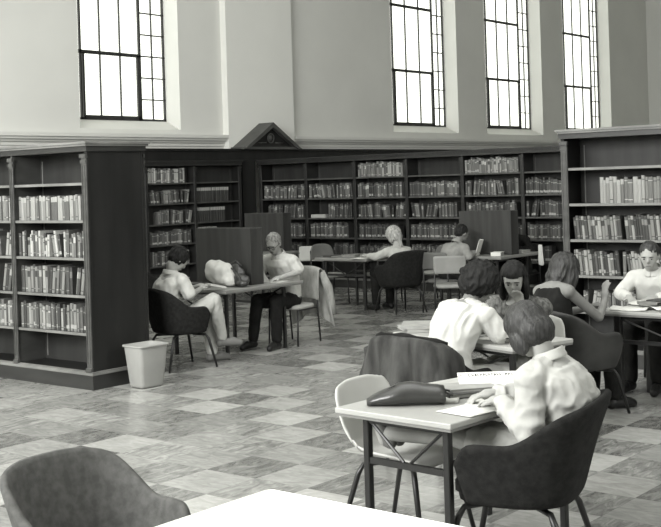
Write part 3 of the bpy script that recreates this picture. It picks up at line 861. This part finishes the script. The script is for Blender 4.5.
    for s_ in (1, -1):
        toe = V(g('toeL' if s_ == 1 else 'toeR', (.17, .02 * s_, -.055))); a = an[s_]
        q_ = g('shoer', 1.0)
        s2 = MB(); s2.capsule(a - V((.015, 0, .035)), a + toe, .046 * q_, .036 * q_); s2.capsule(a - V((.03, 0, .045)), a - V((.0, 0, .03)), .042 * q_, .044 * q_)
        if q_ == 1: s2.capsule(a - V((0, 0, .02)), a + V((0, 0, .01)), .045, .043)
        s2.capsule(a + toe * .6, a + toe * 1.05, .042 * q_, .036 * q_)
        o = s2.build('shoe', shm, t)
        zf = g('floorz', 0.0)
        remesh(o, .008, 2, (lambda co, n: V((co.x, co.y, max(co.z, .003)))))
    # ---- hair
    hs = g('hair', 'short'); hm_ = g('hairmat', HAIRD)
    h = MB()
    hq = g('hsc', 1.0)
    def hh(c, r, rot=None): h.ell(headc + HM @ V(c) * 1.0, tuple(x_ * hq for x_ in r), HM if rot is None else HM @ rot)
    if hs == 'short':
        hh((-.018, 0, .032), (.102, .086, .098)); hh((-.055, 0, -.02), (.055, .070, .055))
    elif hs == 'curly':
        hh((-.015, 0, .035), (.125, .118, .115)); hh((-.055, 0, -.02), (.085, .105, .08))
        rq = random.Random(5)
        for k in range(46):
            a, e2 = rq.uniform(0, 2 * PI), rq.uniform(-.5, 1.4)
            v_ = V((math.cos(a) * math.cos(e2) * .115 - .025, math.sin(a) * math.cos(e2) * .108, math.sin(e2) * .115 + .03))
            if v_.x > .06 and v_.z < .05: continue
            hh(tuple(v_), (.026, .026, .024))
    elif hs == 'bob':
        hh((-.014, 0, .030), (.114, .098, .108)); hh((-.040, 0, -.030), (.088, .096, .085)); hh((-.045, 0, -.070), (.062, .082, .045))
        for s_ in (1, -1): hh((.030, .072 * s_, -.040), (.048, .026, .070))
    elif hs == 'long':
        hh((-.015, 0, .030), (.110, .094, .104)); hh((-.045, 0, -.04), (.074, .088, .09))
        b0 = headc + HM @ V((-.06, 0, -.06))
        for k in range(5): h.ell(b0 + V((-.02 - .006 * k, 0, -.045 * k)), (.052, .094 - .005 * k, .055))
        for s_ in (1, -1): hh((.02, .080 * s_, -.06), (.050, .030, .10))
    elif hs == 'tied':
        hh((-.015, 0, .030), (.110, .096, .106)); hh((-.050, 0, -.03), (.070, .085, .075))
        b0 = headc + HM @ V((-.09, 0, -.05)); h.capsule(b0, b0 + V((-.03, -.01, -.14)), .040, .028)
        for s_ in (1, -1): hh((.0, .072 * s_, -.03), (.050, .022, .06))
    hv = g('hvox', .009)
    o = h.build('hair', hm_, t)
    Hi = HM.transposed()
    amp = g('hamp', .006); hl = g('hairline', .052)
    def hf(co, n):
        l = Hi @ (co - headc)
        p_ = V((l.x * 55, l.y * 55, l.z * 12))
        co = co + n * amp * (noise.noise(p_) + .3 * noise.noise(l * 20))
        l = Hi @ (co - headc)
        if l.x > .028 and l.z < hl and abs(l.y) < .072:
            l.x = .028 + (l.x - .028) * .12; co = headc + HM @ l
        return co
    remesh(o, hv, 2, hf)
    # ---- face
    for s_ in (1, -1):
        ey = MB().ell(headc + HM @ V((.086, .031 * s_, .008)), (.009, .013, .0075), HM, 12, 8).build('eye', EYEW, t, True)
        MB().ell(headc + HM @ V((.0935, .031 * s_, .0075)), (.003, .0055, .0055), HM, 10, 6).build('iris', EYEB, ey, True)
        MB().ell(headc + HM @ V((.101, .032 * s_, .030)), (.004, .020, .004), HM, 10, 6).build('eyebrow', hm_, t, True)
    MB().ell(headc + HM @ V((.098, 0, -.053)), (.006, .021, .0065), HM, 12, 8).build('mouth', LIP, t, True)
    if g('glasses'):
        m = MB()
        for s_ in (1, -1):
            c = V((.108, .032 * s_, .006)); m.tube([headc + HM @ (c + V((0, .022 * math.cos(a), .017 * math.sin(a)))) for a in [2 * PI * k / 16 for k in range(17)]], .0028, 6)
            m.tube([headc + HM @ V((.106, .054 * s_, .012)), headc + HM @ V((.01, .083 * s_, .012))], .0026, 6)
        m.tube([headc + HM @ V((.108, .010, .008)), headc + HM @ V((.112, 0, .012)), headc + HM @ V((.108, -.010, .008))], .0028, 6)
        m.build('glasses', BLACKM, t)
    return t

# student in the foreground (bare legs resting on the white chair)
person('person', 'person in front with dark bobbed hair and pale sweater, writing at the table', (4.85, 2.66, 0), R(98), dict(
    vox=.007, cvox=.008, hvox=.006, pelvis=(-.02, .0, .53), slump=.07, head=(.10, .035, 1.125), neckp=40, hpitch=42, hyaw=-18, size=.98, shoulder=.165, shoulder_fwd=.03,
    elL=(.02, .245, .69), wrL=(.20, .15, .80), elR=(.14, -.24, .76), wrR=(.30, -.04, .80), hdL=(.8, -.5, -.1), hdR=(.8, .5, -.1),
    knL=(.46, .07, .60), knR=(.46, -.07, .59), anL=(.87, .06, .575), anR=(.88, -.05, .565), toeL=(.05, .02, .10), toeR=(.05, -.02, .10),
    top=CLIGHT, topname='sweater', sleeve=1.88, loose=.022, collar=True, famp=.018, fsc=(10, 10, 8), seed=2, bottom=CLIGHT, leglen=0, skirt=True,
    hair='bob', hairmat=HAIRB, hamp=.004, shoe=SHOE, girth=1.0, shoer=.78))
# curly-haired reader
person('person', 'person in white shirt with thick curly dark hair, seen from behind', (6.34, 4.26, 0), R(-14), dict(
    vox=.009, cvox=.009, pelvis=(.03, .02, .53), slump=.05, head=(.36, .02, 1.125), hsc=1.12, neckp=45, hpitch=30, hyaw=-25, shoulder=.175,
    elL=(.40, .22, .80), wrL=(.56, .04, .79), elR=(.33, -.22, .79), wrR=(.54, -.12, .79), skin=SKIND,
    top=CWHITE, sleeve=.78, loose=.018, famp=.024, fsc=(4, 16, 4), seed=5, bottom=CTROU, hair='curly', hairmat=HAIRD, hamp=.012, girth=1.02))
# girl facing, hand at her face
person('person', 'dark-haired person in patterned top facing this way, hand raised to face', (7.34, 4.26, 0), R(195), dict(
    slump=.03, head=(.24, .02, 1.125), hpitch=25, hyaw=10, elL=(.24, .16, .80), wrL=(.33, .10, .91), hdL=(0, -.25, 1), hnL=(1, 0, 0),
    elR=(.22, -.22, .79), wrR=(.36, -.05, .81), top=CPATT, sleeve=1.3, bottom=CTROU, hair='long', hairmat=HAIRD, seed=3, knL=(.42, .10, .55), knR=(.42, -.10, .52)))
# long-haired girl
person('person', 'long-haired person in sleeveless dark top at the right-hand table', (8.04, 4.32, 0), R(-20), dict(
    slump=.04, head=(.10, .04, 1.10), neckp=62, pelvis=(.02, 0, .50), hpitch=18, hyaw=-10, hsc=1.14, hamp=.010, elR=(.24, -.17, .74), wrR=(.40, -.08, .86), hdR=(.1, .1, 1), hnR=(1, 0, 0),
    elL=(.2, .22, .74), wrL=(.40, .08, .79), skin=SKIND, top=CDARK, topname='top', sleeve=0, bottom=CDARK, hair='long', hairmat=HAIRB, seed=7, shoulder=.165, girth=.95,
    knL=(.42, .1, .5), knR=(.42, -.1, .5)))
# man at the right edge
person('person', 'dark-haired person in white shirt facing left at the right edge', (9.60, 4.20, 0), R(185), dict(
    head=(.20, 0, 1.13), hpitch=18, hyaw=10, top=CWHITE, sleeve=1.8, loose=.018, bottom=CDARK, hair='short', hairmat=HAIRB, seed=9, collar=True,
    elL=(.16, .28, .80), wrL=(.40, .10, .79), elR=(.16, -.28, .80), wrR=(.40, -.12, .79)))
# young man at left
person('person', 'young man in white shirt and pale trousers, one leg crossed, reading at left', (8.13, 8.77, 0), R(-16), dict(
    slump=.09, pelvis=(.04, 0, .49), head=(.06, -.01, 1.10), hsc=1.12, neckp=35, hpitch=48, hyaw=0, shoulder_fwd=.03, elR=(.08, -.21, .74), wrR=(.27, -.08, .79), elL=(.12, .24, .74), wrL=(.30, .06, .80),
    knR=(.40, -.12, .665), anR=(.52, -.06, .25), toeR=(.17, -.05, -.05), knL=(.44, .08, .50), anL=(.46, .06, .09), toeL=(.18, 0, -.055),
    top=CWHITE, sleeve=.85, loose=.016, bottom=CTROU, hair='short', hairmat=HAIRD, seed=11, shoe=SHOE, famp=.018, hamp=.008, collar=True))
# man with glasses
person('person', 'older man with grey hair and glasses, white short-sleeved shirt, at the carrel', (10.00, 8.88, 0), R(188), dict(
    slump=.04, head=(.24, .0, 1.165), hpitch=30, hyaw=12, elL=(.10, .25, .84), wrL=(.36, .14, .79), elR=(.14, -.25, .84), wrR=(.36, -.06, .79),
    knL=(.43, .14, .53), knR=(.43, -.12, .53), anL=(.44, .14, .09), anR=(.48, -.16, .09), top=CWHITE, sleeve=.75, loose=.018, bottom=CDARK, hair='short', hairmat=HAIRG, glasses=True, collar=True,
    seed=13, girth=1.04, famp=.018))
# distant readers
person('person', 'blond person in light shirt seen from behind in the far middle', (13.12, 9.53, 0), R(72), dict(
    vox=.012, cvox=.012, slump=.08, pelvis=(.02, 0, .49), head=(.12, .0, 1.06), neckp=25, hpitch=30, hyaw=8, top=CLIGHT, sleeve=1.8, bottom=CDARK, hsc=1.12, hair='tied', hairmat=HAIRL, seed=15,
    elL=(.20, .26, .78), wrL=(.36, .28, .79)))
person('person', 'boy in grey sweater at the distant right desk, reading a white book', (13.47, 8.92, 0), R(-14), dict(
    vox=.012, cvox=.012, head=(.24, 0, 1.07), slump=.06, hpitch=25, top=CGREY, topname='sweater', sleeve=1.8, bottom=CDARK, hair='short', hairmat=HAIRD, seed=17, skin=SKIND, collar=True))
person('person', 'dark-clothed person behind the distant right carrel', (15.02, 8.70, 0), R(180), dict(
    vox=.012, cvox=.012, head=(.26, 0, 1.11), hpitch=35, top=CDARK, sleeve=1.8, bottom=CDARK, hair='short', hairmat=HAIRD, seed=19, skin=SKIND))

# ------------------------------------------------------------------ garments over chairs
def drape_on_shell(label, chair_loc, rot, m, seed, back=.81, arm=.66, zl=.40):
    t = thing('jacket', label, 'jacket', chair_loc, rot)
    def fn(a, b):
        u = (a * 2 - 1) * .52
        if b < .12: # inside lip
            q = b / .12; p = shellpt(u, 1 - .25 * (1 - q), -.035, back, arm); p.z += .012; return p
        if b < .22:
            q = (b - .12) / .10; p = shellpt(u, 1, -.035 + .075 * q, back, arm); p.z += .022 + .010 * math.sin(PI * q); return p
        q = (b - .22) / .78
        v = 1 - q * .90
        p = shellpt(u, 1, .042 + .01 * q, back, arm)
        nrm = Vector((p.x, p.y, 0)).normalized()
        w_ = min(1, q * 1.6)
        p += nrm * (.030 * math.sin(u * 19 + seed) * w_ + .016 * math.sin(u * 41 + 2 * seed + q * 2) * w_ + .035 * q)
        p.y *= 1 + .16 * q
        p.z = p.z + .022 - (.42 + .05 * math.sin(u * 7 + seed)) * q
        return p
    o = MB().grid(fn, 49, 26).build('jacket_cloth', m, t); solid(o, .010, 1)
    s_ = MB(); p0 = shellpt(.44, .95, .07, back, arm); p1 = shellpt(.47, .15, .10, back, arm)
    s_.tube([p0, p0.lerp(p1, .5) + Vector((0, .02, 0)), p1], [.045, .05, .042], 12); s_.build('sleeve', m, t, True)
    s_ = MB(); p0 = shellpt(-.42, 1.0, -.01, back, arm) + Vector((0, 0, .03)); p1 = shellpt(.42, 1.0, -.01, back, arm) + Vector((0, 0, .03))
    pts = [shellpt(-.42 + .84 * k / 10, 1.0, 0, back, arm) + Vector((0, 0, .035)) for k in range(11)]
    s_.tube(pts, [.016 + .006 * math.sin(k * 1.7) for k in range(11)], 10); s_.build('collar', CDARK, t, True)
    return t
drape_on_shell('dark jacket hanging over the back of the curly-haired reader\'s chair', (6.30, 4.27, 0), R(-6), JACK, 1.0, back=.83)
t = thing('jacket', 'light grey jacket hung over the back of the chair of the man with glasses', 'jacket', (10.05, 8.84, 0), R(186))
def jf(a, b):
    y = (a * 2 - 1); top = .862
    if b < .2: q = b / .2; x = -.195 - .015 * q; z = .50 + (top - .50) * q
    elif b < .3: q = (b - .2) / .1; x = -.21 - .085 * q; z = top + .014 * math.sin(PI * q)
    else: q = (b - .3) / .7; x = -.295 - .09 * q; z = top - (.62 - .06 * math.cos(y * 3)) * q
    qq = max(0, (b - .3) / .7)
    return Vector((x - .022 * math.sin(y * 9 + 1) * qq - .012 * math.sin(y * 19) * qq, y * (.235 + .07 * qq) + .03 * qq, z - .03 * abs(y) ** 3))
o = MB().grid(jf, 33, 24).build('jacket_cloth', JACKL, t); solid(o, .012, 1)
for sg in (-1, 1):
    s_ = MB(); s_.tube([(-.30, sg * .20, .80), (-.37, sg * .25, .62), (-.40, sg * .27, .42), (-.41, sg * .28, .30)], [.05, .055, .05, .045], 12)
    s_.build('sleeve', JACKL, t, True)

# ------------------------------------------------------------------ things on the tables
def flat(name, label, cat, loc, rot, sx, sy, th, m=PAPER, tilt=0, group=None, curl=0):
    t = MB()
    def fn(a, b): return Vector(((a - .5) * sx, (b - .5) * sy, curl * (math.sin(a * PI) * .5 + (b - .5) ** 2)))
    t.grid(fn, 9, 7); o = t.build(name, m); solid(o, th, 0, 1)
    o.location = loc; o.rotation_euler = (tilt, 0, rot); return tag(o, label, cat, group)
def bookobj(label, loc, rot, sx, sy, th, m, cat='book', name='book', tilt=0):
    t = thing(name, label, cat, loc, rot); t.rotation_euler = (tilt, 0, rot)
    c = MB(); c.box(-sx / 2, sx / 2, -sy / 2, sy / 2, 0, .003); c.box(-sx / 2, sx / 2, -sy / 2, sy / 2, th - .003, th); c.box(-sx / 2, -sx / 2 + .004, -sy / 2, sy / 2, .003, th - .003)
    c.build('cover', m, t)
    MB().box(-sx / 2 + .004, sx / 2 - .006, -sy / 2 + .005, sy / 2 - .005, .003, th - .003).build('pages', PAGES, t)
    return t
# clutch bag
t = thing('clutch_bag', 'long dark leather clutch bag lying on the front table', 'bag', (4.60, 3.33, .752), R(-50))
b = MB(); rings = []
for k in range(13):
    q = k / 12; x = -.19 + .38 * q
    hgt = .053 * min(1, .22 + 1.9 * q) ** .8 * (1 - .22 * max(0, (q - .62) / .38) ** 2) * (1 + .04 * math.sin(q * 14)); dep = .085 * (.45 + .55 * min(1, q * 3.2))
    rings.append([Vector((x, dep * math.cos(a), max(0.001, hgt + hgt * math.sin(a) * (1 if math.sin(a) > 0 else .98)))) for a in [2 * PI * j / 18 for j in range(18)]])
b.loft(rings); o = b.build('bag_body', LEATH, t, True)
b = MB(); b.tube([(-.185, -.02, .026), (-.14, -.02, .050), (-.06, -.018, .092), (.02, -.015, .103)], .003, 6); b.build('zip_seam', BLACKM, t)
b = MB(); b.tube([(.19, .03, .06), (.225, .045, .05), (.225, -.045, .045), (.19, -.03, .06)], .006, 6); b.build('wrist_strap', LEATH, t, True)
bookobj('dark notebook lying beneath the newspaper on the front table', (4.98, 3.22, .752), R(-30), .30, .21, .022, BK(.05))
bookobj('grey book on top of the dark notebook on the front table', (5.00, 3.23, .775), R(-38), .27, .19, .016, BK(.24))
bookobj('pale thin book at the back of the front table', (5.10, 3.42, .752), R(-12), .30, .14, .02, BK(.34))
# newspaper, propped up on the books
t = thing('newspaper', 'folded newspaper with a printed headline, propped on the books at front', 'newspaper', (5.14, 3.17, .800), R(-50)); t.rotation_euler = (R(26), 0, R(-50))
MB().box(-.17, .17, -.07, .07, 0, .006, .002, 1).build('folded_sheets', PAPER, t)
MB().box(-.168, .175, -.06, .065, -.008, -.001).build('inner_sheets', PAPERG, t)
ink = MB(); rq = random.Random(4); x = -.155
while x < .12:
    wd = rq.choice([.008, .010, .012])
    if rq.random() < .16: x += .014; continue
    ink.box(x, x + wd * .3, .030, .052, .0062, .0072); ink.box(x + wd * .3, x + wd, .030 + rq.choice([0, .009, .018]), .034 + rq.choice([0, .009, .018]), .0062, .0072); x += wd + .005
ink.build('headline_print', INK, t)
for q in range(4): MB().box(-.15, .12 - .03 * (q % 2), .012 - .018 * q, .015 - .018 * q, .0062, .0065).build('text_line', PAPERG, t)
flat('paper_sheet', 'white writing paper under the front student\'s hand', 'paper', (4.78, 2.98, .752), R(20), .30, .21, .002)
flat('paper_sheet', 'second white paper sheet overlapping the edge of the front table', 'paper', (4.64, 2.97, .7545), R(-8), .28, .21, .002)
flat('paper_sheet', 'white paper next to the grey book on the front table', 'paper', (4.82, 3.22, .752), R(-60), .10, .22, .008)
# pencil in hand
b = MB().tube([(5.02, 0, 0)], .004) if False else None
# second table
for i, (z, r_, tone, lab) in enumerate(((.752, 12, .34, 'pale book at the bottom of the pair on the second table'), (.776, -6, .24, 'pale book on top of the pair on the second table'))):
    bookobj(lab, (6.93, 4.88, z), R(r_ + 38), .33, .24, .022, BK(tone) if i else PAPERG)
flat('paper_sheet', 'open white sheet before the curly-haired reader', 'paper', (6.80, 4.10, .752), R(10), .22, .30, .003)
bookobj('dark book held on the lap of the girl facing this way', (7.08, 4.05, .60), R(40), .22, .16, .03, BK(.05), tilt=R(35))
# right-hand table
rq = random.Random(8)
for i, (x, y, r_, tn, lab) in enumerate(((8.72, 4.05, 10, .78, 'white paper nearest the long-haired girl\'s hand'), (8.85, 3.80, 50, .6, 'crumpled white paper in the middle of the right table'),
                              (9.05, 4.02, -20, .5, 'white paper at the far corner of the right table'), (8.75, 3.62, 25, .7, 'white paper by the near edge of the right table'))):
    flat('paper_sheet', lab, 'paper', (x, y, .752 + .003 * i), R(r_), .24, .30, .002, PAPER, 0, None, .03)
bookobj('open dark magazine lying on the right table papers', (8.98, 3.86, .80), R(-15), .26, .20, .014, BK(.05), 'magazine', 'magazine')
bookobj('grey book on the right table close to the edge', (8.80, 3.95, .79), R(30), .20, .14, .014, BK(.16))
bookobj('dark slim book near the right end of the right-hand table', (9.05, 3.55, .79), R(60), .22, .15, .02, BK(.035))
# desk at left
t = thing('cloth_bundle', 'white crumpled cloth bundle lying against the left carrel divider', 'clothing', (8.98, 8.92, .752)); t.scale = (1, 1.05, 1.25)
b = MB(); 
for c, r_ in (((0, 0, .11), (.10, .16, .10)), ((-.02, .10, .13), (.08, .10, .10)), ((.0, -.10, .07), (.09, .10, .07)), ((-.03, -.16, .045), (.07, .07, .045)), ((.02, .06, .19), (.05, .11, .03))): b.ell(c, r_)
o = b.build('crumpled_cloth', CWHITE, t); remesh(o, .010, 2, lambda co, n: Vector((co.x, co.y, max(.001, co.z))) + n * .016 * noise.noise(co * 16) * (1 if co.z > .03 else 0))
t = thing('dark_bag', 'dark leather bag slumped against the left carrel beside the white bundle', 'bag', (9.02, 8.68, .752))
b = MB()
for c, r_ in (((0, 0, .07), (.08, .13, .07)), ((.02, .05, .13), (.06, .10, .09)), ((.03, .08, .19), (.045, .07, .06)), ((-.04, -.08, .04), (.06, .07, .04))): b.ell(c, r_)
o = b.build('bag_body', LEATH, t); remesh(o, .010, 2, lambda co, n: Vector((co.x, co.y, max(.001, co.z))) + n * .012 * noise.noise(co * 18) * (1 if co.z > .03 else 0))
MB().tube([(-.03, .10, .2), (-.06, .02, .17), (-.07, -.06, .09), (-.09, -.12, .02)], .009, 8).build('bag_strap', LEATH, t, True)
MB().tube([(.0, .14, .24), (.02, .07, .275), (.03, .0, .22)], .008, 8).build('bag_handle', LEATH, t, True)
bookobj('small white box-like book at the far end of the left desk', (8.98, 9.52, .752), R(10), .12, .10, .075, PAPER)
bookobj('dark book lying on the left desk by the young man', (8.86, 9.22, .752), R(20), .24, .17, .035, BK(.035))
bookobj('open pale book in the hands of the young man at left', (8.55, 8.58, .80), R(60), .24, .17, .016, PAPERG, tilt=R(12))
flat('paper_sheet', 'white paper before the man with glasses', 'paper', (9.62, 8.72, .752), R(8), .21, .28, .003)
# distant tables
flat('paper_sheet', 'white paper under the blond reader\'s arm', 'paper', (12.98, 10.08, .752), R(10), .30, .22, .003)
bookobj('grey book on the distant middle table', (13.2, 10.45, .752), R(20), .28, .20, .03, BK(.16))
bookobj('dark book at the left of the distant middle table', (13.1, 10.7, .752), R(-10), .25, .18, .025, BK(.05))
t = thing('open_book', 'open white book stood up in front of the boy in grey', 'book', (13.88, 8.70, .755), R(0))
for sg in (-1, 1): 
    o = MB().box(-.004, .004, 0, .15 * sg, 0, .23).build('page_leaf', PAPER, t); o.rotation_euler = (0, R(18), R(-60 + 20 * sg))
bookobj('white book by the front of the distant right carrel', (13.92, 8.42, .752), R(15), .20, .14, .05, PAPER)
bookobj('pale book on the right end of the distant carrel desk', (14.55, 8.40, .752), R(5), .26, .16, .035, PAPERG)
o = MB().grid(lambda a, b: Vector((.02 * math.sin(a * 9), (a - .5) * (.10 + .14 * b), -.27 * b - .03 * math.sin(a * 5) * b)), 13, 9).build('white_cloth', CWHITE); solid(o, .012, 1)
o.location = (14.70, 8.19, .86); o.rotation_euler = (0, 0, R(-40)); tag(o, 'white cloth hanging at the right end of the distant carrel desk', 'cloth')
# bag on the floor at right
t = thing('floor_bag', 'dark bag with pale patterned side on the floor under the right table', 'bag', (8.72, 3.55, 0), R(30))
b = MB(); b.box(-.07, .07, -.16, .16, 0, .22, .04, 3); o = b.build('bag_body', CPATT, t, True)
MB().tube([(0, -.10, .21), (0, -.06, .29), (0, .06, .29), (0, .10, .21)], .010, 8).build('bag_handle', LEATH, t, True)
MB().box(-.074, .074, -.15, .15, .16, .2, .01, 1).build('bag_flap', LEATH, t)
